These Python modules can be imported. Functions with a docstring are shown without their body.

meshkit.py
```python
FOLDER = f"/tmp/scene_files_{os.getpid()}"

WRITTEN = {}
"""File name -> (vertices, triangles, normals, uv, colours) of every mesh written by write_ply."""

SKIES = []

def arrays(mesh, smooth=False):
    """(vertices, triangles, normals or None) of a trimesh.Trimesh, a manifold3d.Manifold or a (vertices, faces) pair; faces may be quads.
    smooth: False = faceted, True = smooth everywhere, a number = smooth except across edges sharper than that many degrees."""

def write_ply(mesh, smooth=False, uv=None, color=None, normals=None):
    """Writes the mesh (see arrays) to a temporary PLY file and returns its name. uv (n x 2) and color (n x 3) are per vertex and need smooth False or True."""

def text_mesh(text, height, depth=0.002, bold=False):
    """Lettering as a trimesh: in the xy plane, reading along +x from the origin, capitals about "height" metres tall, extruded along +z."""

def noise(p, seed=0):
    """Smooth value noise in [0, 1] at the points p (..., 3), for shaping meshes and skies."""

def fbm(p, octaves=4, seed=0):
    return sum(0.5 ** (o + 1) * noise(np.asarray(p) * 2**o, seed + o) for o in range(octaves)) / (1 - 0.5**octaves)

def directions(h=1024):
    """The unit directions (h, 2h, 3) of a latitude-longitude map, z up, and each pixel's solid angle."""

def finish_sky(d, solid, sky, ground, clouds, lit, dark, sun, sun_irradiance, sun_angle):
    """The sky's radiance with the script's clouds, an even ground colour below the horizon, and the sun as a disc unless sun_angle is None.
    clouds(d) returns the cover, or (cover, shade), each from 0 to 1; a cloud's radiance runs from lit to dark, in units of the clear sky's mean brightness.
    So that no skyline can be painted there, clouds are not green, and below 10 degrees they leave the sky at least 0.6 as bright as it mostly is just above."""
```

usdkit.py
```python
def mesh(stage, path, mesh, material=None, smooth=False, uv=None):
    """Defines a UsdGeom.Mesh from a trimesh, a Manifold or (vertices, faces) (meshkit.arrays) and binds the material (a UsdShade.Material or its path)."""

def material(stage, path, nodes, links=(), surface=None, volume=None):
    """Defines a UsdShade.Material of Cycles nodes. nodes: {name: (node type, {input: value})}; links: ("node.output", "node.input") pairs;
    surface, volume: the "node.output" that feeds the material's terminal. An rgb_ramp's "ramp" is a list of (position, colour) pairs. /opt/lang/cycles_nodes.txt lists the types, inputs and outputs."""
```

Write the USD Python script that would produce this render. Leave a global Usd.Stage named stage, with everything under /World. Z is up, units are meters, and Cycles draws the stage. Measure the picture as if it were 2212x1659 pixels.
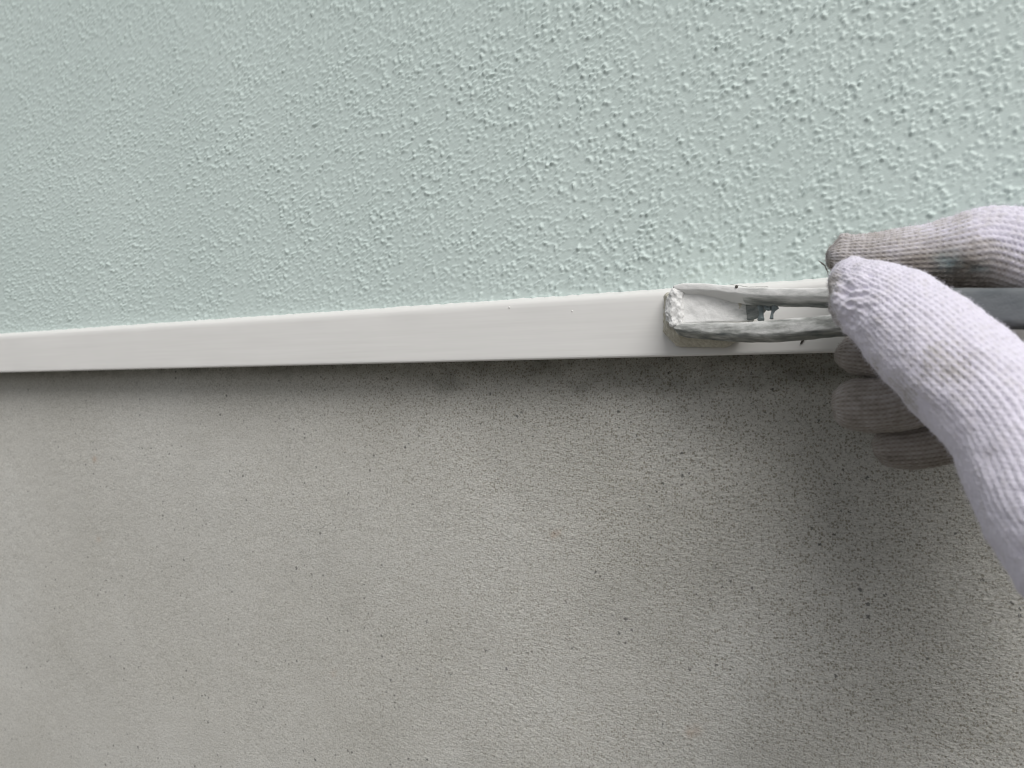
import math
import numpy as np
import trimesh
import manifold3d as mf
from scipy import ndimage, sparse
from scipy.spatial import cKDTree
from pxr import Usd, UsdGeom, UsdLux, UsdShade, Gf, Vt, Sdf
import usdkit
import meshkit

stage = Usd.Stage.CreateInMemory()
UsdGeom.SetStageUpAxis(stage, UsdGeom.Tokens.z)
UsdGeom.SetStageMetersPerUnit(stage, 1.0)
UsdGeom.Xform.Define(stage, '/World')
UsdGeom.Scope.Define(stage, '/World/Looks')

# ------------------------------------------------------------------ camera
EXPOSURE = 0.40
YAW, PITCH = math.radians(29.5), math.radians(0.72)
CAM = np.array([0.0, -0.317, 0.3845])
FWD0 = np.array([-math.sin(YAW), math.cos(YAW), 0.0])
RIGHT = np.array([math.cos(YAW), math.sin(YAW), 0.0])
UPZ = np.array([0.0, 0.0, 1.0])
FWD = FWD0 * math.cos(PITCH) + UPZ * math.sin(PITCH)
UP = UPZ * math.cos(PITCH) - FWD0 * math.sin(PITCH)
cam = UsdGeom.Camera.Define(stage, '/World/camera')
cam.CreateHorizontalApertureAttr(36.0)
cam.CreateVerticalApertureAttr(27.0)
cam.CreateFocalLengthAttr(28.0)
cam.CreateClippingRangeAttr((0.02, 500.0))
cam.CreateFStopAttr(15.0)
cam.CreateFocusDistanceAttr(0.345)
cam.CreateExposureAttr(EXPOSURE)
m = Gf.Matrix4d(*RIGHT, 0, *UP, 0, *(-FWD), 0, *CAM, 1)
cam.AddTransformOp().Set(m)

# ------------------------------------------------------------------ sky and soft sun (bright overcast)
SUN_EL, SUN_AZ = math.radians(47), math.atan2(0.62, -0.78)      # towards the sun: in front of the wall, to the right
SUN = np.array([math.sin(SUN_AZ) * math.cos(SUN_EL), math.cos(SUN_AZ) * math.cos(SUN_EL), math.sin(SUN_EL)])
sky = usdkit.material(stage, '/World/Looks/sky', {
    'sky': ('sky_texture', {'sky_type': 'single_scattering', 'sun_disc': False, 'sun_elevation': SUN_EL,
                            'sun_rotation': SUN_AZ, 'air_density': 1.0, 'aerosol_density': 3.0}),
    'soft': ('hsv', {'saturation': 0.22, 'value': 1.0, 'fac': 1.0}),
    'bg': ('background_shader', {'strength': 0.066})},
    [('sky.color', 'soft.color'), ('soft.color', 'bg.color')], surface='bg.background')
dome = UsdLux.DomeLight.Define(stage, '/World/sky')
UsdShade.MaterialBindingAPI.Apply(dome.GetPrim()).Bind(sky)
dome.GetPrim().SetCustomDataByKey('kind', 'structure')
sun = UsdLux.DistantLight.Define(stage, '/World/sun')
sun.CreateIntensityAttr(0.38)
sun.CreateAngleAttr(42.0)
sun.CreateNormalizeAttr(True)
sun.CreateColorAttr(Gf.Vec3f(1.0, 0.98, 0.95))
z_ = SUN / np.linalg.norm(SUN)
x_ = np.cross([0, 0, 1.0], z_); x_ /= np.linalg.norm(x_)
y_ = np.cross(z_, x_)
sun.AddTransformOp().Set(Gf.Matrix4d(*x_, 0, *y_, 0, *z_, 0, 0, 0, 3, 1))

# ------------------------------------------------------------------ helpers
MM = 0.001
F = 1720.0


def at(X, Y, n):
    """The point that stands n millimetres in front of the trim's face along the sight line through (X, Y)."""
    d = FWD + (X - 1106.0) / F * RIGHT + (829.5 - Y) / F * UP
    return CAM + d * ((-n * MM - CAM[1]) / d[1])


def atz(zx, zy, n):
    return at((2050 + zx / 3.16) * 0.6777, (850 + zy / 3.16) * 0.6777, n)


used = {}


def path_of(name, parent=None):
    base = (str(parent.GetPath()) if parent is not None else '/World') + '/' + name
    k = used.get(base, -1) + 1
    used[base] = k
    return base if k == 0 else f'{base}_{k:03d}'


def obj(name, mesh, mat, parent=None, smooth=True):
    return usdkit.mesh(stage, path_of(name, parent), mesh, mat, smooth=smooth).GetPrim()


def thing(name, label, cat, group=None, loc=(0, 0, 0)):
    x = UsdGeom.Xform.Define(stage, path_of(name))
    return tag(x.GetPrim(), label, cat, group)


def tag(p, label=None, cat=None, group=None, kind=None):
    for k, v in (('label', label), ('category', cat), ('group', group), ('kind', kind)):
        if v:
            p.SetCustomDataByKey(k, v)
    return p


def primvar(prim, name, values):
    UsdGeom.PrimvarsAPI(UsdGeom.Mesh(prim)).CreatePrimvar(name, Sdf.ValueTypeNames.FloatArray, 'vertex').Set(
        Vt.FloatArray.FromNumpy(np.asarray(values, np.float32)))


def grid_mesh(V, closed_u=False):
    """V (a, b, 3) -> trimesh faces as (v, f)."""
    a, b = V.shape[:2]
    i, j = np.meshgrid(np.arange(a - 1), np.arange(b if closed_u else b - 1), indexing='ij')
    k = (j + 1) % b
    q = np.stack([i * b + j, i * b + k, (i + 1) * b + k, (i + 1) * b + j], -1).reshape(-1, 4)
    return V.reshape(-1, 3), np.vstack([q[:, [0, 1, 2]], q[:, [0, 2, 3]]])


def graded(points):
    """points: [(position, spacing)] -> coordinates whose spacing runs linearly between the stops."""
    out = [points[0][0]]
    xs, hs = [p[0] for p in points], [p[1] for p in points]
    while out[-1] < xs[-1]:
        out.append(out[-1] + np.interp(out[-1], xs, hs))
    return np.array(out)


rng = np.random.default_rng(7)

# ------------------------------------------------------------------ materials
L = '/World/Looks/'
M = {}
M['stucco'] = usdkit.material(stage, L + 'mint_paint', {
    'g': ('geometry', {}),
    'n1': ('noise_texture', {'scale': 9.0, 'detail': 3.0}),
    'r1': ('rgb_ramp', {'ramp': [(0.3, (0.57, 0.662, 0.638)), (0.7, (0.605, 0.697, 0.673))]}),
    'n2': ('noise_texture', {'scale': 1500.0, 'detail': 2.0}),
    'b': ('bump', {'strength': 0.25, 'distance': 0.0002}),
    'p': ('principled_bsdf', {'roughness': 0.5, 'specular_ior_level': 0.4})},
    [('g.position', 'n1.vector'), ('g.position', 'n2.vector'), ('n1.fac', 'r1.fac'), ('r1.color', 'p.base_color'),
     ('n2.fac', 'b.height'), ('b.normal', 'p.normal')], surface='p.BSDF')

M['trim'] = usdkit.material(stage, L + 'white_trim_paint', {
    'g': ('geometry', {}),
    'mp': ('mapping', {'scale': (14.0, 500.0, 420.0)}),
    'n': ('noise_texture', {'scale': 1.0, 'detail': 3.0, 'roughness': 0.55}),
    'r': ('rgb_ramp', {'ramp': [(0.3, (0.765, 0.758, 0.74)), (0.7, (0.80, 0.793, 0.775))]}),
    'b': ('bump', {'strength': 0.35, 'distance': 0.0002}),
    'p': ('principled_bsdf', {'roughness': 0.42, 'specular_ior_level': 0.45})},
    [('g.position', 'mp.vector'), ('mp.vector', 'n.vector'), ('n.fac', 'r.fac'), ('r.color', 'p.base_color'),
     ('n.fac', 'b.height'), ('b.normal', 'p.normal')], surface='p.BSDF')

# cement render: sandy grain, dark grit, a worn speckled zone under the trim, a few rust dots
M['concrete'] = usdkit.material(stage, L + 'cement_render', {
    'g': ('geometry', {}),
    'tone': ('noise_texture', {'scale': 8.0, 'detail': 4.0, 'roughness': 0.55}),
    'tr': ('rgb_ramp', {'ramp': [(0.3, (0.535, 0.527, 0.495)), (0.5, (0.565, 0.558, 0.53)), (0.7, (0.60, 0.596, 0.572))]}),
    # fine sand grain colour
    'sand': ('noise_texture', {'scale': 1300.0, 'detail': 4.0, 'roughness': 0.8}),
    'sr': ('rgb_ramp', {'ramp': [(0.36, (0.52, 0.51, 0.47)), (0.48, (0.98, 0.98, 0.97)), (0.64, (1.14, 1.13, 1.10))]}),
    'm1': ('mix_color', {'blend_type': 'multiply', 'fac': 0.8, 'use_clamp': False}),
    # speckled worn zone
    'pv': ('mix_color', {'blend_type': 'linear_light', 'fac': 0.0006, 'use_clamp': False}),
    'pit': ('voronoi_texture', {'scale': 980.0, 'feature': 'f1', 'randomness': 1.0}),
    'psep': ('separate_color', {}),
    'psz': ('math', {'math_type': 'multiply_add', 'value2': -0.42, 'value3': 0.18}),
    'pd': ('math', {'math_type': 'add'}),
    'pr': ('rgb_ramp', {'ramp': [(0.16, (0.60, 0.575, 0.52)), (0.40, (1.02, 1.02, 1.02))]}),
    'zone': ('attribute', {'attribute': 'wear'}),
    'm2': ('mix_color', {'blend_type': 'multiply', 'use_clamp': False}),
    # dark grit
    'vd': ('noise_texture', {'scale': 1500.0, 'detail': 2.0}),
    'vm': ('mix_color', {'blend_type': 'linear_light', 'fac': 0.0011, 'use_clamp': False}),
    'vo': ('voronoi_texture', {'scale': 340.0, 'feature': 'f1', 'randomness': 1.0}),
    'vs': ('separate_color', {}),
    'size': ('map_range', {'from_min': 0.62, 'from_max': 1.0, 'to_min': 0.04, 'to_max': 0.25, 'clamp': True}),
    'cl': ('noise_texture', {'scale': 38.0, 'detail': 2.0}),
    'clr': ('map_range', {'from_min': 0.40, 'from_max': 0.62, 'to_min': 0.35, 'to_max': 1.15, 'clamp': True}),
    'szm': ('math', {'math_type': 'multiply'}),
    'cmp': ('math', {'math_type': 'less_than'}),
    'sta': ('attribute', {'attribute': 'stain_shade'}),
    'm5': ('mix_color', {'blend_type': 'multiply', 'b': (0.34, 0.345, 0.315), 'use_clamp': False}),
    'gm': ('math', {'math_type': 'multiply', 'value2': 0.7}),
    'm3': ('mix_color', {'b': (0.06, 0.062, 0.06), 'use_clamp': False}),
    # rust dots
    
    'rr': ('attribute', {'attribute': 'rust'}),
    'm4': ('mix_color', {'b': (0.40, 0.21, 0.09), 'use_clamp': False}),
    'rmp': ('mapping', {'rotation': (0.0, 0.6, 0.0), 'scale': (400.0, 600.0, 720.0)}),
    'rel': ('noise_texture', {'scale': 1.0, 'detail': 4.0, 'roughness': 0.65}),
    'rml': ('map_range', {'from_min': 0.0, 'from_max': 1.0, 'to_min': 0.25, 'to_max': 1.0, 'clamp': True}),
    'rgh': ('attribute', {'attribute': 'rough'}),
    'rm': ('math', {'math_type': 'multiply'}),
    'hs': ('math', {'math_type': 'multiply_add', 'value2': 0.5}),
    'b': ('bump', {'strength': 0.8, 'distance': 0.0011}),
    'p': ('principled_bsdf', {'roughness': 0.75, 'specular_ior_level': 0.25})},
    [('g.position', x + '.vector') for x in ('tone', 'sand', 'vd')] +
    [('tone.fac', 'tr.fac'), ('sand.fac', 'sr.fac'), ('tr.color', 'm1.a'), ('sr.color', 'm1.b'),
     ('g.position', 'pv.a'), ('vd.color', 'pv.b'), ('pv.result', 'pit.vector'), ('pit.color', 'psep.color'), ('psep.r', 'psz.value1'), ('pit.distance', 'pd.value1'), ('psz.value', 'pd.value2'), ('pd.value', 'pr.fac'), ('zone.fac', 'm2.fac'), ('m1.result', 'm2.a'), ('pr.color', 'm2.b'),
     ('g.position', 'vm.a'), ('vd.color', 'vm.b'), ('vm.result', 'vo.vector'), ('vo.color', 'vs.color'), ('vs.r', 'size.value'), ('vo.distance', 'cmp.value1'), ('size.result', 'szm.value1'), ('g.position', 'cl.vector'), ('cl.fac', 'clr.value'), ('clr.result', 'szm.value2'), ('szm.value', 'cmp.value2'),
     ('cmp.value', 'gm.value1'), ('gm.value', 'm3.fac'), ('m2.result', 'm3.a'),
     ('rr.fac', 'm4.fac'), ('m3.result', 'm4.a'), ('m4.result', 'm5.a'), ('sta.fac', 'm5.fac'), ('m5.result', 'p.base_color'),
     ('sand.fac', 'hs.value1'), ('g.position', 'rmp.vector'), ('rmp.vector', 'rel.vector'), ('rel.fac', 'rm.value1'), ('rgh.fac', 'rm.value2'), ('rm.value', 'hs.value3'), ('hs.value', 'b.height'), ('b.normal', 'p.normal')], surface='p.BSDF')

M['glove'] = usdkit.material(stage, L + 'cotton_knit', {
    'g': ('geometry', {}),
    'gr': ('attribute', {'attribute': 'grime_shade'}),
    'te': ('attribute', {'attribute': 'teal'}),
    'n': ('noise_texture', {'scale': 260.0, 'detail': 3.0, 'roughness': 0.7}),
    'add': ('math', {'math_type': 'multiply_add', 'value2': 0.55, 'value3': -0.28}),
    'sum': ('math', {'math_type': 'add', 'use_clamp': True}),
    'dirt': ('math', {'math_type': 'multiply', 'use_clamp': True}),
    'c': ('rgb_ramp', {'ramp': [(0.0, (0.785, 0.755, 0.855)), (0.25, (0.58, 0.55, 0.56)), (0.6, (0.36, 0.325, 0.295)), (1.0, (0.12, 0.105, 0.085))]}),
    'mt': ('mix_color', {'b': (0.20, 0.33, 0.36), 'use_clamp': False}),
    'n2': ('noise_texture', {'scale': 2600.0, 'detail': 2.0}),
    'b': ('bump', {'strength': 0.5, 'distance': 0.0004}),
    'p': ('principled_bsdf', {'roughness': 0.95, 'specular_ior_level': 0.05, 'sheen_weight': 0.08, 'sheen_roughness': 0.6})},
    [('g.position', 'n.vector'), ('g.position', 'n2.vector'), ('n.fac', 'add.value1'), ('add.value', 'sum.value1'), ('gr.fac', 'sum.value2'),
     ('sum.value', 'c.fac'), ('c.color', 'mt.a'), ('te.fac', 'mt.fac'), ('mt.result', 'p.base_color'),
     ('n2.fac', 'b.height'), ('b.normal', 'p.normal')], surface='p.BSDF')
M['fuzz'] = usdkit.material(stage, L + 'cotton_fuzz', {
    'p': ('principled_bsdf', {'base_color': (0.80, 0.78, 0.85), 'roughness': 0.9, 'specular_ior_level': 0.05})}, [], surface='p.BSDF')


def crust(name, ramp, scale, rough=0.6):
    return usdkit.material(stage, L + name, {
        'g': ('geometry', {}),
        'pa': ('attribute', {'attribute': 'paint'}),
        'mp': ('mapping', {'scale': (0.16, 1.0, 1.0)}),
        'n': ('noise_texture', {'scale': scale, 'detail': 5.0, 'roughness': 0.7}),
        'ma': ('math', {'math_type': 'multiply_add', 'value2': 1.5, 'value3': -0.75}),
        's': ('math', {'math_type': 'add', 'use_clamp': True}),
        'c': ('rgb_ramp', {'ramp': ramp}),
        'n2': ('noise_texture', {'scale': 1400.0, 'detail': 3.0, 'roughness': 0.7}),
        'b': ('bump', {'strength': 0.6, 'distance': 0.0003}),
        'p': ('principled_bsdf', {'roughness': rough, 'specular_ior_level': 0.3})},
        [('g.position', 'mp.vector'), ('mp.vector', 'n.vector'), ('g.position', 'n2.vector'), ('n.fac', 'ma.value1'), ('ma.value', 's.value1'), ('pa.fac', 's.value2'),
         ('s.value', 'c.fac'), ('c.color', 'p.base_color'), ('n2.fac', 'b.height'), ('b.normal', 'p.normal')], surface='p.BSDF')


M['tool'] = crust('painted_plastic', [(0.0, (0.13, 0.15, 0.15)), (0.3, (0.30, 0.31, 0.295)), (0.55, (0.56, 0.57, 0.555)), (0.85, (0.82, 0.82, 0.81))], 330.0)
M['handle'] = crust('handle_plastic', [(0.0, (0.09, 0.105, 0.115)), (0.5, (0.19, 0.205, 0.212)), (1.0, (0.38, 0.39, 0.38))], 120.0, 0.45)
M['pad'] = usdkit.material(stage, L + 'mohair_pad', {
    'g': ('geometry', {}),
    'mp': ('mapping', {'scale': (900.0, 160.0, 900.0)}),
    'n': ('noise_texture', {'scale': 1.0, 'detail': 3.0, 'roughness': 0.65}),
    'c': ('rgb_ramp', {'ramp': [(0.3, (0.46, 0.435, 0.36)), (0.7, (0.70, 0.675, 0.59))]}),
    'b': ('bump', {'strength': 0.8, 'distance': 0.0007}),
    'p': ('principled_bsdf', {'roughness': 0.9, 'specular_ior_level': 0.1})},
    [('g.position', 'mp.vector'), ('mp.vector', 'n.vector'), ('n.fac', 'c.fac'), ('c.color', 'p.base_color'),
     ('n.fac', 'b.height'), ('b.normal', 'p.normal')], surface='p.BSDF')


def plain(name, color, rough=0.7, bump_scale=None):
    nodes = {'g': ('geometry', {}), 'n': ('noise_texture', {'scale': bump_scale or 300.0, 'detail': 3.0}),
             'c': ('rgb_ramp', {'ramp': [(0.3, tuple(0.8 * x for x in color)), (0.7, tuple(min(1, 1.15 * x) for x in color))]}),
             'b': ('bump', {'strength': 0.4, 'distance': 0.002}),
             'p': ('principled_bsdf', {'roughness': rough})}
    return usdkit.material(stage, L + name, nodes, [('g.position', 'n.vector'), ('n.fac', 'c.fac'), ('c.color', 'p.base_color'),
                           ('n.fac', 'b.height'), ('b.normal', 'p.normal')], surface='p.BSDF')


M['soil'] = plain('grey_soil', (0.10, 0.095, 0.085), 0.95, 40.0)
M['soffit'] = plain('white_soffit', (0.6, 0.6, 0.58), 0.8, 20.0)
M['hair'] = plain('dark_bristle', (0.10, 0.09, 0.08), 0.6)
M['wetpaint'] = plain('blue_grey_paint', (0.20, 0.24, 0.25), 0.35)
M['sleeve'] = plain('work_sleeve', (0.13, 0.15, 0.19), 0.95, 500.0)

# ------------------------------------------------------------------ the setting: ground
gx = np.linspace(-60, 60, 61)
ground = np.stack(list(np.meshgrid(gx, gx, indexing='ij')) + [np.zeros((61, 61))], -1)
tag(obj('ground', grid_mesh(ground[:, ::1]), M['soil']), kind='structure')

# ------------------------------------------------------------------ stucco wall: sprayed blobs as real relief
Z_TRIM, TRIM_H = 0.400, 0.0262
STUCCO_Y, BASE_Y = 0.0045, 0.0205
N, STEP = 3072, 0.0003
PERIOD = N * STEP


def stamp(count, size, clump, seed):
    """A wrapped raster of soft blobs; clump > 0 puts them along short wandering strings."""
    r = np.random.default_rng(seed)
    base = r.uniform(0, N, (count, 2))
    img = np.zeros((N, N), np.float32)
    d = r.uniform(0, 2 * np.pi, count)
    length = r.integers(1, clump + 1, count)
    p = base.copy()
    for k in range(clump):
        on = length > k
        ij = np.floor(p[on]).astype(int) % N
        np.add.at(img, (ij[:, 0], ij[:, 1]), r.uniform(0.45, 1.15, on.sum()).astype(np.float32))
        d = d + r.normal(0, 0.8, count)
        step = size / STEP * r.uniform(0.9, 1.9, count)
        p = p + np.stack([np.cos(d), np.sin(d)], 1) * step[:, None]
    s = size / STEP
    return ndimage.gaussian_filter(img, s, mode='wrap') * (2 * np.pi * s * s)


cover = ndimage.gaussian_filter(np.random.default_rng(3).normal(size=(N, N)).astype(np.float32), 26, mode='wrap')
cover = cover / cover.std()
s_big = stamp(66000, 0.00038, 4, 11)
s_mid = stamp(140000, 0.00027, 3, 12)
s_small = stamp(130000, 0.00022, 2, 13)
fine = ndimage.gaussian_filter(np.random.default_rng(4).normal(size=(N, N)).astype(np.float32), 2.2, mode='wrap')
fine = fine / fine.std()
relief = 0.90 * (0.00105 * (1 - np.exp(-0.8 * s_big ** 1.2)) + 0.00085 * (1 - np.exp(-0.9 * s_mid ** 1.25)) + 0.00045 * (1 - np.exp(-s_small)))
relief = relief * np.clip(1 + 0.13 * cover, 0.6, 1.3) + 0.000022 * fine
del s_big, s_mid, s_small, cover, fine


def relief_at(x, z):
    return ndimage.map_coordinates(relief, [(z % PERIOD) / STEP, (x % PERIOD) / STEP], order=1, mode='grid-wrap')


xs = graded([(-2.2, 0.06), (-0.80, 0.006), (-0.66, 0.0011), (-0.30, 0.0007), (-0.05, 0.00045), (0.05, 0.00045), (0.10, 0.003), (1.2, 0.06), (1.6, 0.06)])
zs = graded([(Z_TRIM + 0.012, 0.00045), (Z_TRIM + 0.14, 0.0005), (Z_TRIM + 0.20, 0.0008), (Z_TRIM + 0.29, 0.0010), (Z_TRIM + 0.34, 0.005), (1.2, 0.05), (2.55, 0.08)])
X, Z = np.meshgrid(xs, zs, indexing='ij')
h = relief_at(X, Z)
# coarse parts far outside the picture stay gently rough
V = np.stack([X, STUCCO_Y - h + 0.0008 * (meshkit.noise(np.stack([X * 9, Z * 9, 0 * X], -1)) - 0.5), Z], -1)
wall = thing('stucco_wall', 'pale mint green house wall with bumpy sprayed stucco above the white trim', 'wall')
obj('stucco_face', grid_mesh(V), M['stucco'], wall)
core = trimesh.creation.box([3.78, 0.12, 2.14]); core.apply_translation([-0.3, STUCCO_Y + 0.0615, Z_TRIM + 0.012 + 1.07])
obj('wall_core', core, M['soffit'], wall, smooth=False)

eave = trimesh.creation.box([3.9, 0.75, 0.10]); eave.apply_translation([-0.3, -0.20, 2.62])
tag(obj('eave', eave, M['soffit'], smooth=False), 'white boxed eave high above the mint wall', 'eave')

# ------------------------------------------------------------------ foundation
xf = graded([(-2.2, 0.08), (-0.75, 0.008), (-0.62, 0.0022), (0.06, 0.0014), (0.10, 0.004), (1.2, 0.08), (1.6, 0.08)])
zf = np.concatenate([graded([(-0.05, 0.01), (0.08, 0.004), (0.16, 0.002), (Z_TRIM - 0.03, 0.0013), (Z_TRIM + 0.010, 0.0013)])])
X, Z = np.meshgrid(xf, zf, indexing='ij')
Q = np.stack([X, 0 * X, Z], -1)
hh = 0.0016 * (meshkit.fbm(Q * 14, 3, 5) - 0.5) + 0.00035 * (meshkit.fbm(Q * 230, 3, 6) - 0.5)
V = np.stack([X, BASE_Y - hh, Z], -1)
found = thing('foundation', 'grey cement foundation with dark grit below the white trim', 'foundation')
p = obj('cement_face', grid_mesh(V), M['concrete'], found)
depth = Z_TRIM - Z
wear = np.exp(-np.clip(depth, 0, 1) / 0.045) * np.interp(X, [-0.50, -0.34, -0.22, -0.05, 0.2], [0.05, 0.25, 1.0, 1.0, 0.8])
wear = np.clip(wear * (0.55 + 0.9 * meshkit.fbm(Q * 30, 3, 9)), 0, 1)
rust = np.zeros(X.shape)
for X_, Y_, r_, k in ((205, 992, 1.9, 0.9), (213, 1165, 1.6, 0.6), (1196, 1155, 1.5, 0.8), (1205, 1150, 1.3, 0.6), (1490, 1583, 2.0, 0.6), (1505, 1578, 2.2, 0.4), (720, 1455, 1.8, 0.35)):
    c_ = at(X_, Y_, -BASE_Y / MM)
    rust = np.maximum(rust, k * np.exp(-(((X - c_[0]) ** 2 + (Z - c_[2]) ** 2) / (r_ * MM) ** 2)))
primvar(p, 'rust', 0.55 * rust.ravel())
# ragged damp and dust stains, with the trim's under-lip shade painted in
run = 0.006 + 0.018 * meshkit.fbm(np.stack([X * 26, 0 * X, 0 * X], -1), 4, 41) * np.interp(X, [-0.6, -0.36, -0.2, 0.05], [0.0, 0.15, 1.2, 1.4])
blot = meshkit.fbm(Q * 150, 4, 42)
stain_shade = np.clip((run - depth) / 0.007, 0, 1) * np.clip(0.35 + 1.5 * (blot - 0.35), 0, 1)
stain_shade = stain_shade + 0.35 * np.clip((meshkit.fbm(Q * 17, 4, 43) - 0.53) / 0.15, 0, 1) * np.interp(X, [-0.45, -0.1], [0.15, 0.6])
primvar(p, 'stain_shade', np.clip(0.62 * stain_shade, 0, 1).ravel())
primvar(p, 'rough', np.clip(np.interp(X, [-0.6, -0.3, -0.1, 0.1], [0.35, 0.6, 1.2, 1.6]) * (0.7 + 0.6 * meshkit.fbm(Q * 25, 3, 46)), 0, 2).ravel())
primvar(p, 'wear', np.clip(wear + (0.42 + 0.33 * np.interp(X, [-0.4, -0.05], [0, 1])) * (0.5 + 1.0 * meshkit.fbm(Q * 22, 3, 19)), 0, 1).ravel())
core = trimesh.creation.box([3.78, 0.12, 0.44]); core.apply_translation([-0.3, BASE_Y + 0.0625, 0.18])
obj('foundation_core', core, M['soffit'], found, smooth=False)

# ------------------------------------------------------------------ white trim (drip flashing)
prof = [(STUCCO_Y + 0.004, TRIM_H + 0.0032), (STUCCO_Y + 0.0005, TRIM_H + 0.0026), (0.0028, TRIM_H + 0.0017), (0.0015, TRIM_H + 0.0009),
        (0.0006, TRIM_H + 0.0001), (0.00012, TRIM_H - 0.0011), (0, TRIM_H - 0.003), (0, TRIM_H * 0.66), (0, TRIM_H * 0.33), (0, 0.0016), (0.00012, 0.0008), (0.0005, 0.0002), (0.0011, 0.0),
        (0.003, 0.0), (0.0034, 0.0006), (0.0034, 0.003), (BASE_Y + 0.002, 0.0034)]
prof = np.array(prof)
xt = graded([(-2.2, 0.02), (-0.7, 0.004), (-0.5, 0.0018), (0.06, 0.0014), (0.12, 0.006), (1.6, 0.03)])
V = np.zeros((len(xt), len(prof), 3))
V[..., 0] = xt[:, None]
V[..., 1] = prof[None, :, 0]
V[..., 2] = prof[None, :, 1] + Z_TRIM
wob = meshkit.fbm(np.stack([V[..., 0] * 25, V[..., 2] * 60, V[..., 1] * 60], -1), 3, 21) - 0.5
V[..., 1] += 0.0007 * wob
bead = meshkit.fbm(np.stack([V[..., 0] * 330, V[..., 2] * 0, 0 * V[..., 0]], -1), 3, 22) - 0.5     # brushed paint edge on the ledge
lim = np.interp(prof[:, 1], [TRIM_H + 0.0004, TRIM_H + 0.0026], [0, 1])
V[..., 2] += 0.0014 * bead * lim[None]
V[..., 1] += 0.0012 * bead * lim[None]
trim = thing('drip_flashing', 'long white painted trim strip between mint wall and grey foundation', 'trim')
obj('flashing_strip', grid_mesh(V[:, ::-1]), M['trim'], trim)
for X_, Y_, r_ in ((1100, 664, 0.40), (1236, 672, 0.33), (928, 770, 0.3), (626, 755, 0.3), (560, 706, 0.25)):
    s = trimesh.creation.icosphere(2, r_ * MM); s.vertices *= [1, 0.7, 1.1]
    s.apply_translation(at(X_, Y_, -0.05))
    obj('paint_nib', s, M['trim'], trim)


def tube(pts, radii, sides=8, squash=1.0):
    pts = np.asarray(pts, float); radii = np.broadcast_to(np.asarray(radii, float), len(pts))
    t = np.gradient(pts, axis=0); t /= np.linalg.norm(t, axis=1, keepdims=True)
    ref = np.array([0, 1.0, 0.13]); rings = []
    for p_, d, r in zip(pts, t, radii):
        a = np.cross(d, ref); a /= np.linalg.norm(a); b = np.cross(d, a)
        th = np.linspace(0, 2 * np.pi, sides, endpoint=False)
        rings.append(p_ + r * (np.cos(th)[:, None] * a + squash * np.sin(th)[:, None] * b))
    V = np.array(rings)
    v, f = grid_mesh(V, True)
    n0, n1, nv = 0, (len(pts) - 1) * sides, len(v)
    v = np.vstack([v, pts[0], pts[-1]])
    k = np.arange(sides)
    caps = np.vstack([np.stack([np.full(sides, nv), (k + 1) % sides, k], 1), np.stack([np.full(sides, nv + 1), n1 + k, n1 + (k + 1) % sides], 1)])
    return v, np.vstack([f, caps])


# loose bristle stuck to the wet trim
bp = [at(1742, 719, 0.5), at(1737, 728, 0.9), at(1733, 737, 0.6), at(1729, 743, 0.3)]
tag(obj('loose_bristle', tube(bp, [0.0003, 0.0005, 0.00042, 0.0002], 6), M['hair']), 'tiny dark loose bristle stuck on the white trim below the paint pad', 'bristle')

# ------------------------------------------------------------------ paint pad tool
brush = thing('paint_pad', 'small paint pad on a forked handle, crusted with dried white and grey paint', 'paint brush')


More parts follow.
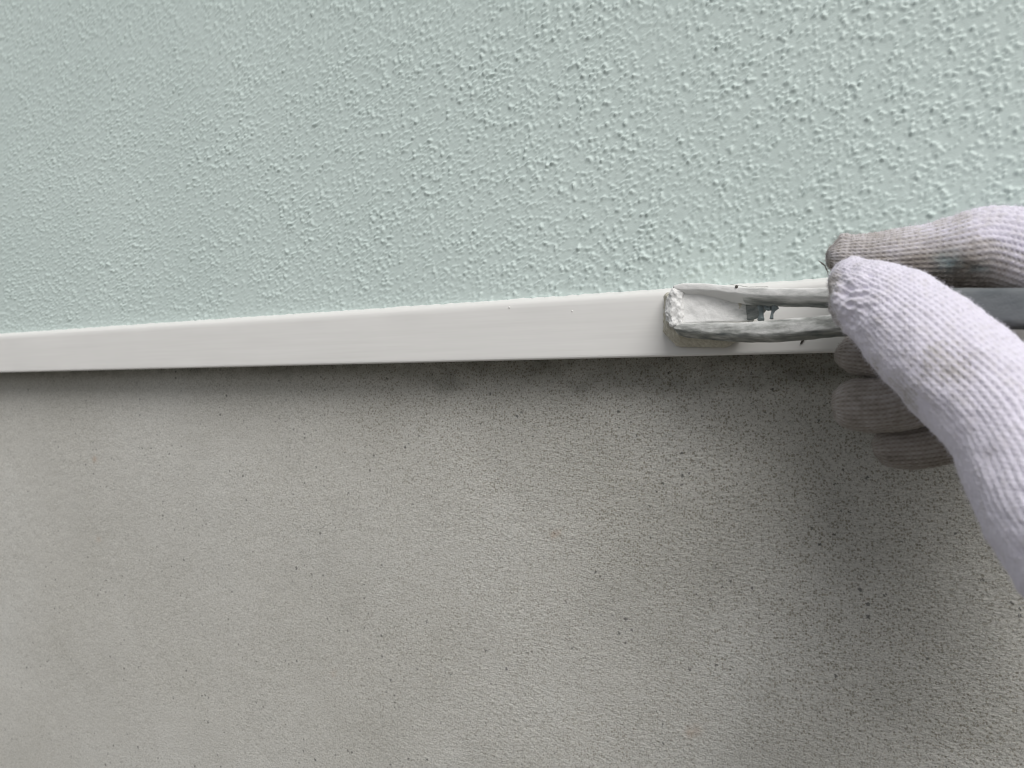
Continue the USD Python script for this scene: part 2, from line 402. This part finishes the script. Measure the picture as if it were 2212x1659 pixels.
def roughen(mesh, amp, scale, seed, length=0.0006):
    """Refines a manifold and gives it a lumpy, painted-over skin."""
    mm = mesh.refine_to_length(length).to_mesh()
    t = trimesh.Trimesh(mm.vert_properties[:, :3], mm.tri_verts, process=True)
    trimesh.smoothing.filter_taubin(t, iterations=6)
    n = t.vertex_normals
    h = meshkit.fbm(t.vertices * scale, 4, seed) - 0.5
    t.vertices = t.vertices + n * (amp * h)[:, None]
    return t


def blob_hull(points, radii):
    radii = np.broadcast_to(radii, len(points))
    return mf.Manifold.batch_hull([mf.Manifold.sphere(float(r), 20).translate([float(c) for c in p]) for p, r in zip(points, radii)])


def painted(name, t, paint, mat='tool'):
    p = obj(name, t, M[mat], brush)
    primvar(p, 'paint', paint(np.asarray(t.vertices if hasattr(t, 'vertices') else t[0])))
    return p


# the mohair pad that presses on the trim
pad = blob_hull([atz(250, 300, 2.0), atz(240, 640, 2.0), atz(360, 765, 2.0), atz(820, 775, 2.0), atz(960, 690, 2.0), atz(980, 300, 2.0),
                 atz(270, 320, 11), atz(280, 600, 11), atz(380, 655, 11), atz(960, 670, 11), atz(980, 320, 11)], 1.6 * MM)
obj('mohair_pad', roughen(pad, 0.0012, 700.0, 31), M['pad'], brush)
# base plate crusted with paint
plate = blob_hull([atz(345, 275, 15.5), atz(330, 560, 15.5), atz(620, 270, 15.0), atz(640, 540, 15.0), atz(1080, 310, 9.5), atz(1090, 530, 11.0),
                   atz(345, 275, 12), atz(330, 560, 12), atz(1080, 310, 8), atz(1090, 530, 8)], 0.9 * MM)
painted('base_plate', roughen(plate, 0.0011, 330.0, 32), lambda v: np.interp(v[:, 0], [atz(700, 400, 14)[0], atz(1120, 400, 10)[0]], [1.1, 0.45]))  # tone falls to grey rightwards: shade below the upper arm, painted in
# dried paint built up at the toe
toe = (blob_hull([atz(300, 235, 18.0), atz(262, 330, 15.8), atz(240, 420, 15.0), atz(252, 530, 15.0), atz(300, 590, 17.5), atz(372, 262, 17.2), atz(385, 420, 16.4), atz(365, 585, 17.2)], 0.9 * MM)
       + blob_hull([atz(270, 330, 16.2), atz(345, 350, 17.2), atz(320, 262, 17.8)], 1.2 * MM) + blob_hull([atz(255, 480, 15.6), atz(300, 560, 16.8)], 1.3 * MM))
painted('paint_crust', roughen(toe, 0.0020, 600.0, 33, 0.00045), lambda v: 0.9 + 0 * v[:, 0])


def bar(stations, n_of, depth, tilt, amp, seed, ns=150, sides=28, power=4.0):
    """A rail lofted along picture stations (zx, top, bottom); n_of gives its front's distance, depth and tilt its back."""
    st = np.array(stations, float)
    zx = np.linspace(st[0, 0], st[-1, 0], ns)
    from scipy.interpolate import PchipInterpolator
    top, bot = PchipInterpolator(st[:, 0], st[:, 1])(zx), PchipInterpolator(st[:, 0], st[:, 2])(zx)
    th = np.linspace(0, 2 * np.pi, sides, endpoint=False)
    c, s = np.cos(th), np.sin(th)
    u = np.sign(c) * np.abs(c) ** (2 / power) * 0.5 + 0.5          # 0 front .. 1 back
    w = np.sign(s) * np.abs(s) ** (2 / power) * 0.5 + 0.5          # 0 bottom .. 1 top
    rings = []
    for k in range(ns):
        n = np.interp(zx[k], *n_of)
        a, b = atz(zx[k], top[k], n), atz(zx[k], bot[k], n)
        e = min(1.0, 0.35 + 0.65 * math.sqrt(min(1, k / 6.0)))
        mid = (a + b) / 2; a, b = mid + (a - mid) * e, mid + (b - mid) * e
        d = np.array([0, depth * MM, -tilt * MM])
        rings.append(b[None] + (a - b)[None] * w[:, None] + d[None] * u[:, None])
    V = np.array(rings)
    v, f = grid_mesh(V, True)
    nv, n1 = len(v), (ns - 1) * sides
    v = np.vstack([v, V[0].mean(0), V[-1].mean(0)])
    k = np.arange(sides)
    f = np.vstack([f, np.stack([np.full(sides, nv), (k + 1) % sides, k], 1), np.stack([np.full(sides, nv + 1), n1 + k, n1 + (k + 1) % sides], 1)])
    t = trimesh.Trimesh(v, f, process=False)
    t.fix_normals()
    h = meshkit.fbm(t.vertices * [260.0, 700.0, 700.0], 4, seed) - 0.5
    t.vertices = t.vertices + t.vertex_normals * (amp * h)[:, None]
    return t


up = bar([(300, 165, 243), (480, 150, 240), (700, 158, 252), (880, 180, 272), (1040, 196, 293), (1240, 200, 305), (1500, 198, 312), (1840, 194, 318), (2300, 190, 330), (2800, 190, 385)],
         ([300, 1000, 1900, 2800], [18.5, 20.5, 25.5, 29.0]), 8.5, 3.2, 0.0006, 41)
xa, xb = atz(980, 240, 20)[0], atz(1080, 240, 20)[0]
painted('arm', up, lambda v: np.interp(v[:, 0], [xa, xb], [1.1, 0.76]) - 0.55 * np.interp(v[:, 1] - np.interp(v[:, 0], [atz(300, 200, 18)[0], atz(1900, 250, 25)[0]], [-0.0185, -0.0255]), [0.002, 0.004], [0, 1]) * (v[:, 0] > xa))  # white then grey paint; behind the front edge the underside's shade is painted in
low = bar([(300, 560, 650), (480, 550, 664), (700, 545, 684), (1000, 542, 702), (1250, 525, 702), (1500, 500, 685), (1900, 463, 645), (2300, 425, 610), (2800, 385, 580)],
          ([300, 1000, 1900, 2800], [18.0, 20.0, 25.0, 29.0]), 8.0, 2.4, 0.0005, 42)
painted('arm', low, lambda v: 0.52 + 0.95 * (meshkit.fbm(v * [110.0, 500.0, 1300.0], 4, 71) - 0.5) - 0.25 * np.clip(-(np.asarray(low.vertex_normals)[:, 2]) , 0, 1))  # streaky paint tone, with shade painted onto the downward faces
hd = bar([(2600, 192, 580), (3120, 191, 578), (3900, 189, 585), (4700, 180, 600), (5200, 200, 590)], ([2600, 3500, 5200], [31.5, 37.0, 46.0]), 8.0, 1.5, 0.0003, 43, ns=100)
painted('handle', hd, lambda v: 0.45 + 0.0 * v[:, 0], 'handle')
# strands of paint hanging between the two arms
ys = lambda pts: np.array([atz(*p) for p in pts])
for pts, rad in ((((1180, 400, 12.5), (1188, 440, 13.5), (1192, 485, 14.5), (1185, 535, 15.5)), (1.3, 0.85, 0.8, 1.3)),
                 (((1330, 405, 14.5), (1312, 440, 15.0), (1298, 475, 15.5), (1292, 525, 16.0)), (1.5, 0.75, 0.5, 0.7)),
                 (((1240, 395, 13.5), (1245, 415, 13.8), (1262, 425, 14.0), (1290, 418, 14.3)), (1.0, 0.9, 0.8, 0.9))):
    obj('paint_strand', tube(ndimage.zoom(ys(pts), (4, 1), order=1), np.interp(np.linspace(0, 1, 16), np.linspace(0, 1, len(rad)), rad) * MM, 12), M['wetpaint'], brush)
web = blob_hull([atz(1050, 300, 11.0), atz(1060, 520, 11.5), atz(1190, 330, 13.0), atz(1170, 500, 12.5), atz(1240, 400, 13.0)], 0.8 * MM)
painted('shaded_paint_web', roughen(web, 0.0010, 400.0, 36), lambda v: 0.12 + 0 * v[:, 0])  # web of paint, coloured dark for the deep shade at the plate's end
hp = np.array([atz(zx, zy, n + 0.25) for zx, zy, n in ((880, 180, 20.2), (960, 190, 20.5), (1060, 206, 21.0), (1130, 204, 21.5), (1260, 203, 22.0))])
obj('stray_hair', tube(hp, 0.00008, 5), M['hair'], brush)
s = trimesh.creation.icosphere(2, 0.0006); s.apply_translation(atz(940, 203, 20.2)); obj('dirt_speck', s, M['hair'], brush)

# ------------------------------------------------------------------ gloved hand
from scipy.interpolate import PchipInterpolator


def chain(nodes, n=26):
    """nodes: (X, Y, n mm, radius px) -> dense centre line and radii in metres."""
    P = np.array([at(a, b, c) for a, b, c, _ in nodes])
    dep = (P - CAM) @ FWD
    R = np.array([q[3] for q in nodes]) / F * dep
    s = np.concatenate([[0], np.cumsum(np.linalg.norm(np.diff(P, axis=0), axis=1))])
    t = np.linspace(0, s[-1], n)
    return PchipInterpolator(s, P)(t), PchipInterpolator(s, R)(t), t


CH = {
    'thumb': chain([(1878, 646, 47, 84), (1925, 676, 50, 97), (2008, 745, 57, 117), (2090, 820, 62, 126), (2185, 915, 67, 136), (2302, 1100, 76, 163), (2450, 1310, 96, 170), (2580, 1480, 118, 185)], 44),
    'index': chain([(1836, 558, 21, 49), (1900, 558, 21, 56), (1990, 552, 21, 66), (2075, 545, 21, 78), (2140, 536, 21, 90), (2220, 548, 23, 92), (2380, 650, 32, 100)], 34),
    'middle': chain([(1858, 764, 24, 46), (1930, 770, 25, 52), (2040, 790, 24, 56), (2160, 815, 24, 60), (2380, 800, 34, 92)], 24),
    'ring': chain([(1854, 876, 25, 56), (1912, 874, 26, 60), (2000, 852, 28, 63), (2120, 818, 31, 68), (2370, 850, 40, 92)], 24),
    'pinky': chain([(1934, 965, 18, 47), (1990, 960, 18, 50), (2060, 946, 19, 52), (2170, 918, 25, 58), (2350, 960, 40, 86)], 24),
}
palm_nodes = [((2380, 650, 34, 100), (2470, 1150, 84, 150)), ((2380, 800, 34, 96), (2460, 1180, 82, 150)), ((2370, 870, 46, 95), (2440, 1200, 82, 145)),
              ((2350, 980, 48, 88), (2420, 1220, 84, 145)), ((2302, 1100, 76, 130), (2420, 800, 52, 100)), ((2480, 1200, 90, 165), (2600, 1500, 122, 180))]
PALM = [chain(c, 8) for c in palm_nodes]
NUBS = [(at(1821, 514, 25), 1.5 * MM), (at(1846, 566, 44), 1.6 * MM), (at(1838, 606, 45), 46 / F * 0.262), (at(1815, 768, 25), 1.8 * MM)]


def caps(P, line):
    C, R, t = line
    best = np.full(len(P), 1.0)
    for a, b, ra, rb in zip(C[:-1], C[1:], R[:-1], R[1:]):
        d = b - a
        k = np.clip((P - a) @ d / (d @ d), 0, 1)
        best = np.minimum(best, np.linalg.norm(P - a - k[:, None] * d, axis=1) - ra - k * (rb - ra))
    return best


def smin(a, b, k):
    h_ = np.clip(0.5 + 0.5 * (b - a) / k, 0, 1)
    return b + (a - b) * h_ - k * h_ * (1 - h_)


def sdf(P):
    out = np.full(len(P), 1.0)
    for c in PALM:
        out = smin(out, caps(P, c), 0.010)
    palm = out
    for name, c in CH.items():
        d = caps(P, c)
        for q, r in NUBS:
            if name != 'index' or True:
                pass
        out = np.minimum(out, smin(palm, d, 0.005))
    for q, r in NUBS:
        out = smin(out, np.linalg.norm(P - q, axis=1) - r, 0.0025)
    return out


H = 0.00072
allp = np.vstack([c[0] for c in CH.values()] + [c[0] for c in PALM])
lo, hi = allp.min(0) - 0.026, allp.max(0) + 0.026
K = 4
nc = np.ceil((hi - lo) / (H * K)).astype(int)
ci = np.stack(np.meshgrid(*[np.arange(q + 1) for q in nc], indexing='ij'), -1)
coarse = sdf((lo + ci.reshape(-1, 3) * H * K)).reshape(ci.shape[:3])
ax = [np.arange(q * K + 1) / K for q in nc]
fi = np.stack(np.meshgrid(*ax, indexing='ij'), -1).astype(np.float32)
field = ndimage.map_coordinates(coarse, fi.reshape(-1, 3).T, order=1).reshape(fi.shape[:3])
band = np.abs(field) < 0.0026
pts = lo + fi[band] * (H * K)
field[band] = sdf(pts)
del fi


def surface_nets(f, h_, origin):
    s = f < 0
    cs = [s[i:s.shape[0] - 1 + i, j:s.shape[1] - 1 + j, k:s.shape[2] - 1 + k] for i in (0, 1) for j in (0, 1) for k in (0, 1)]
    cnt = sum(c.astype(np.int8) for c in cs)
    cell = np.argwhere((cnt > 0) & (cnt < 8))
    idx = np.full(cnt.shape, -1, np.int64)
    idx[tuple(cell.T)] = np.arange(len(cell))
    acc, w = np.zeros((len(cell), 3)), np.zeros(len(cell))
    corners = [(i, j, k) for i in (0, 1) for j in (0, 1) for k in (0, 1)]
    vals = {c: f[tuple((cell + c).T)] for c in corners}
    for a in corners:
        for d in range(3):
            if a[d] == 0:
                b = tuple(1 if q == d else a[q] for q in range(3))
                va, vb = vals[a], vals[b]
                cross = (va < 0) != (vb < 0)
                t = np.where(cross, va / np.where(cross, va - vb, 1), 0)
                p_ = np.array(a, float)[None].repeat(len(cell), 0)
                p_[:, d] = t
                acc[cross] += p_[cross]; w[cross] += 1
    verts = origin + h_ * (cell + acc / w[:, None])
    faces = []
    for d in range(3):
        e1, e2 = [(1, 2), (2, 0), (0, 1)][d]
        sl0 = [slice(None)] * 3; sl1 = [slice(None)] * 3
        sl0[d], sl1[d] = slice(0, -1), slice(1, None)
        a, b = s[tuple(sl0)], s[tuple(sl1)]
        ed = np.argwhere(a != b)
        ok = (ed[:, e1] > 0) & (ed[:, e2] > 0) & (ed[:, e1] < f.shape[e1] - 1) & (ed[:, e2] < f.shape[e2] - 1)
        ed = ed[ok]
        inside = a[tuple(ed.T)]
        o1, o2 = np.zeros(3, int), np.zeros(3, int)
        o1[e1], o2[e2] = 1, 1
        q = np.stack([idx[tuple((ed - o1 - o2).T)], idx[tuple((ed - o2).T)], idx[tuple(ed.T)], idx[tuple((ed - o1).T)]], 1)
        q[~inside] = q[~inside][:, ::-1]
        faces.append(q)
    q = np.vstack(faces)
    return verts, np.vstack([q[:, [0, 1, 2]], q[:, [0, 2, 3]]])


v, f = surface_nets(field, H, lo)
g = trimesh.Trimesh(v, f, process=False)
big = max(g.split(only_watertight=False), key=lambda t: len(t.faces)) if g.body_count > 1 else g
g = trimesh.Trimesh(big.vertices, big.faces, process=False)
before = g.vertices.copy()
trimesh.smoothing.filter_taubin(g, iterations=10)
moved = np.linalg.norm(g.vertices - before, axis=1)
g.vertices = np.where((moved > 0.0007)[:, None] | ~np.isfinite(moved)[:, None], before, g.vertices)     # where fingers touch, smoothing is left out
sv, sf = trimesh.remesh.subdivide(g.vertices, g.faces)
g = trimesh.Trimesh(sv, sf, process=False)
P = np.asarray(g.vertices)
NRM = np.asarray(g.vertex_normals)

# knit coordinates: which finger, how far along it, and the angle round it
names = list(CH) + ['palm']
dist, uu, vv = [], [], []
WALE, COURSE = 0.00185, 0.0019
palm_line = chain([(2350, 700, 50, 130), (2440, 1150, 84, 150), (2600, 1500, 122, 180)], 14)
for name in names:
    C, R, t = CH[name] if name in CH else palm_line
    fine_t = np.linspace(0, t[-1], 500)
    C2 = np.stack([np.interp(fine_t, t, C[:, k]) for k in range(3)], 1)
    C2 = ndimage.gaussian_filter1d(C2, 8, axis=0, mode='nearest')
    R2 = np.interp(fine_t, t, R)
    T = np.gradient(C2, axis=0); T /= np.linalg.norm(T, axis=1, keepdims=True)
    ref = np.array([0.0, -1.0, 0.1]); A = []
    for d in T:
        ref = ref - (ref @ d) * d; ref /= np.linalg.norm(ref); A.append(ref)
    A = np.array(A); B = np.cross(T, A)
    dd, ii = cKDTree(C2).query(P)
    q = P - C2[ii]
    along = fine_t[ii] + np.einsum('ij,ij->i', q, T[ii])
    n_wale = round(2 * np.pi * np.mean(R2) / WALE)
    uu.append(np.arctan2(np.einsum('ij,ij->i', q, B[ii]), np.einsum('ij,ij->i', q, A[ii])) / (2 * np.pi) * n_wale)
    vv.append(along / COURSE)
    dist.append(dd - R2[ii] + (0.004 if name == 'palm' else 0))
who = np.argmin(np.array(dist), 0)
row = np.arange(len(P))
U, W = np.array(uu)[who, row], np.array(vv)[who, row]
nz = lambda s, seed: meshkit.fbm(P * s, 3, seed) - 0.5
U = U + 0.5 * nz(90, 51); W = W + 0.5 * nz(120, 52)
c, w = np.cos(2 * np.pi * U), np.cos(2 * np.pi * W + 1.2 * np.sin(2 * np.pi * U))
ribs = ((0.5 + 0.5 * c) ** 0.8) * (0.62 + 0.38 * w) - 1.1 * (0.5 - 0.5 * c) ** 2 * (0.5 + 0.5 * w) ** 2
amp = 0.00038 * np.clip(0.95 + 1.1 * nz(70, 53), 0.35, 1.3)
amp = amp * np.where(who == 0, np.clip(1.0 - 1.1 * np.clip(-(NRM @ RIGHT) * 0.8 - NRM[:, 2] * 0.45 - 0.25, 0, 1), 0.3, 1), 1)
amp = amp * np.array([1.0, 0.9, 1.0, 1.0, 1.0, 1.0])[who]
disp = amp * (ribs - 0.35) + 0.0020 * nz(95, 54) + 0.0009 * nz(260, 59) + 0.0003 * nz(700, 55)
tip = at(1850, 640, 60)
near_tip = np.exp(-(np.linalg.norm(P - at(1845, 640, 58), axis=1) / 0.010) ** 2)
disp = disp + near_tip * 0.0024 * (meshkit.noise(P * [380, 380, 800], 56) - 0.5)
g.vertices = P + NRM * disp[:, None]

# dirt and painted groove shade: grimy fingers, index stained along its lower side, a little on the thumb's tip
base = np.array([0.0, 0.22, 0.62, 0.57, 0.57, 0.0])[who]
vi = np.array(vv)[1] * COURSE
tz = np.interp(vi, [0, 0.012, 0.028, 0.050], [1.0, 0.8, 0.42, 0.02])
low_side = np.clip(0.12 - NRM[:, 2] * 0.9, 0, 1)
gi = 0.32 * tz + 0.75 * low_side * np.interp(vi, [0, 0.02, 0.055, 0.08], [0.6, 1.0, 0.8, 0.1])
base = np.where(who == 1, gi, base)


def spot(X_, Y_, n, r):
    return np.exp(-(np.linalg.norm(P - at(X_, Y_, n), axis=1) / (r * MM)) ** 2)


base = np.where(who == 1, base + 0.5 * spot(2090, 585, 33, 5) + 0.3 * spot(2030, 600, 31, 8), base)
base = np.where(who == 0, 0.30 * spot(1795, 625, 50, 5.5) + 0.22 * spot(1800, 690, 50, 5) + 0.22 * spot(2045, 790, 74, 7) + 0.2 * spot(1960, 850, 66, 6) + 0.10 * spot(1900, 780, 60, 6), base)
base = base + (0.35 * nz(160, 57) - 0.16 * (ribs - 0.35)) * (base > 0.08)  # random dirt, plus shade painted into the stitch grooves by the ribs term
teal = np.where(who == 1, 0.55 * spot(2045, 562, 32, 4.0) + 0.35 * spot(2118, 582, 33, 3.5), 0) * np.clip(0.5 + 2 * nz(350, 58), 0, 1)

person = thing('person', 'hand in white knitted work glove with grimy fingers gripping the paint pad handle', 'person')
gp = obj('glove', (np.asarray(g.vertices), np.asarray(g.faces)), M['glove'], person)
primvar(gp, 'grime_shade', np.clip(base, 0, 1))
primvar(gp, 'teal', np.clip(teal, 0, 1))

# loose cotton fuzz
GV, GF = np.asarray(g.vertices), np.asarray(g.faces)
cen = GV[GF].mean(1)
rel = cen - CAM
inframe = (np.abs(rel @ RIGHT / (rel @ FWD)) < 0.75) & (rel @ FWD > 0)
cand = np.nonzero(inframe)[0]
areas = np.linalg.norm(np.cross(GV[GF[cand, 1]] - GV[GF[cand, 0]], GV[GF[cand, 2]] - GV[GF[cand, 0]]), axis=1)
r = np.random.default_rng(77)
pick = r.choice(cand, 36000, p=areas / areas.sum())
o = cen[pick]
nn = np.cross(GV[GF[pick, 1]] - GV[GF[pick, 0]], GV[GF[pick, 2]] - GV[GF[pick, 0]]); nn /= np.linalg.norm(nn, axis=1, keepdims=True)
d1 = nn * 0.8 + r.normal(0, 0.6, (len(pick), 3)); d1 /= np.linalg.norm(d1, axis=1, keepdims=True)
d2 = d1 + r.normal(0, 0.6, (len(pick), 3)); d2 /= np.linalg.norm(d2, axis=1, keepdims=True)
ln = r.uniform(0.0006, 0.0016, len(pick))[:, None]
ln = np.where(who[GF[pick, 0]][:, None] == 1, ln * 1.2, ln)
pts = np.stack([o - nn * 0.0001, o + d1 * ln * 0.5, o + d1 * ln * 0.5 + d2 * ln * 0.5], 1)
dirty = np.clip(base, 0, 1)[GF[pick, 0]] > 0.2
all_pts, M['fuzz_dirty'] = pts, usdkit.material(stage, L + 'dirty_fuzz', {'p': ('principled_bsdf', {'base_color': (0.30, 0.27, 0.245), 'roughness': 0.9, 'specular_ior_level': 0.05})}, [], surface='p.BSDF')
for on, look in ((~dirty, 'fuzz'), (dirty, 'fuzz_dirty')):
    pts, pick = all_pts[on], np.arange(on.sum())
    fz = UsdGeom.BasisCurves.Define(stage, path_of('cotton_fuzz', person))
    fz.CreateTypeAttr('linear')
    fz.CreatePointsAttr(Vt.Vec3fArray.FromNumpy(pts.reshape(-1, 3).astype(np.float32)))
    fz.CreateCurveVertexCountsAttr(Vt.IntArray.FromNumpy(np.full(len(pick), 3, np.int32)))
    fz.CreateWidthsAttr(Vt.FloatArray.FromNumpy(np.tile([0.00005, 0.00004, 0.00002], len(pick)).astype(np.float32)))
    fz.SetWidthsInterpolation('vertex')
    UsdShade.MaterialBindingAPI.Apply(fz.GetPrim()).Bind(M[look])
    tag(fz.GetPrim(), kind='stuff')
# loose thread at the index finger's tip
th = [at(1790, 588, 26), at(1785, 583, 27), at(1782, 574, 28), at(1777, 570, 28), at(1768, 563, 28)]
obj('loose_thread', tube(th, [0.0001, 0.00016, 0.0002, 0.0003, 0.0001], 6), M['hair'], person)
th = [at(1794, 600, 27), at(1788, 592, 28), at(1786, 580, 28), at(1789, 572, 27)]
obj('loose_thread', tube(th, 0.00010, 6), M['hair'], person)
# work sleeve beyond the cuff
sl = chain([(2480, 1340, 106, 205), (2650, 1560, 132, 235), (3000, 2100, 185, 300)], 12)
obj('sleeve', tube(sl[0], sl[1], 28), M['sleeve'], person)
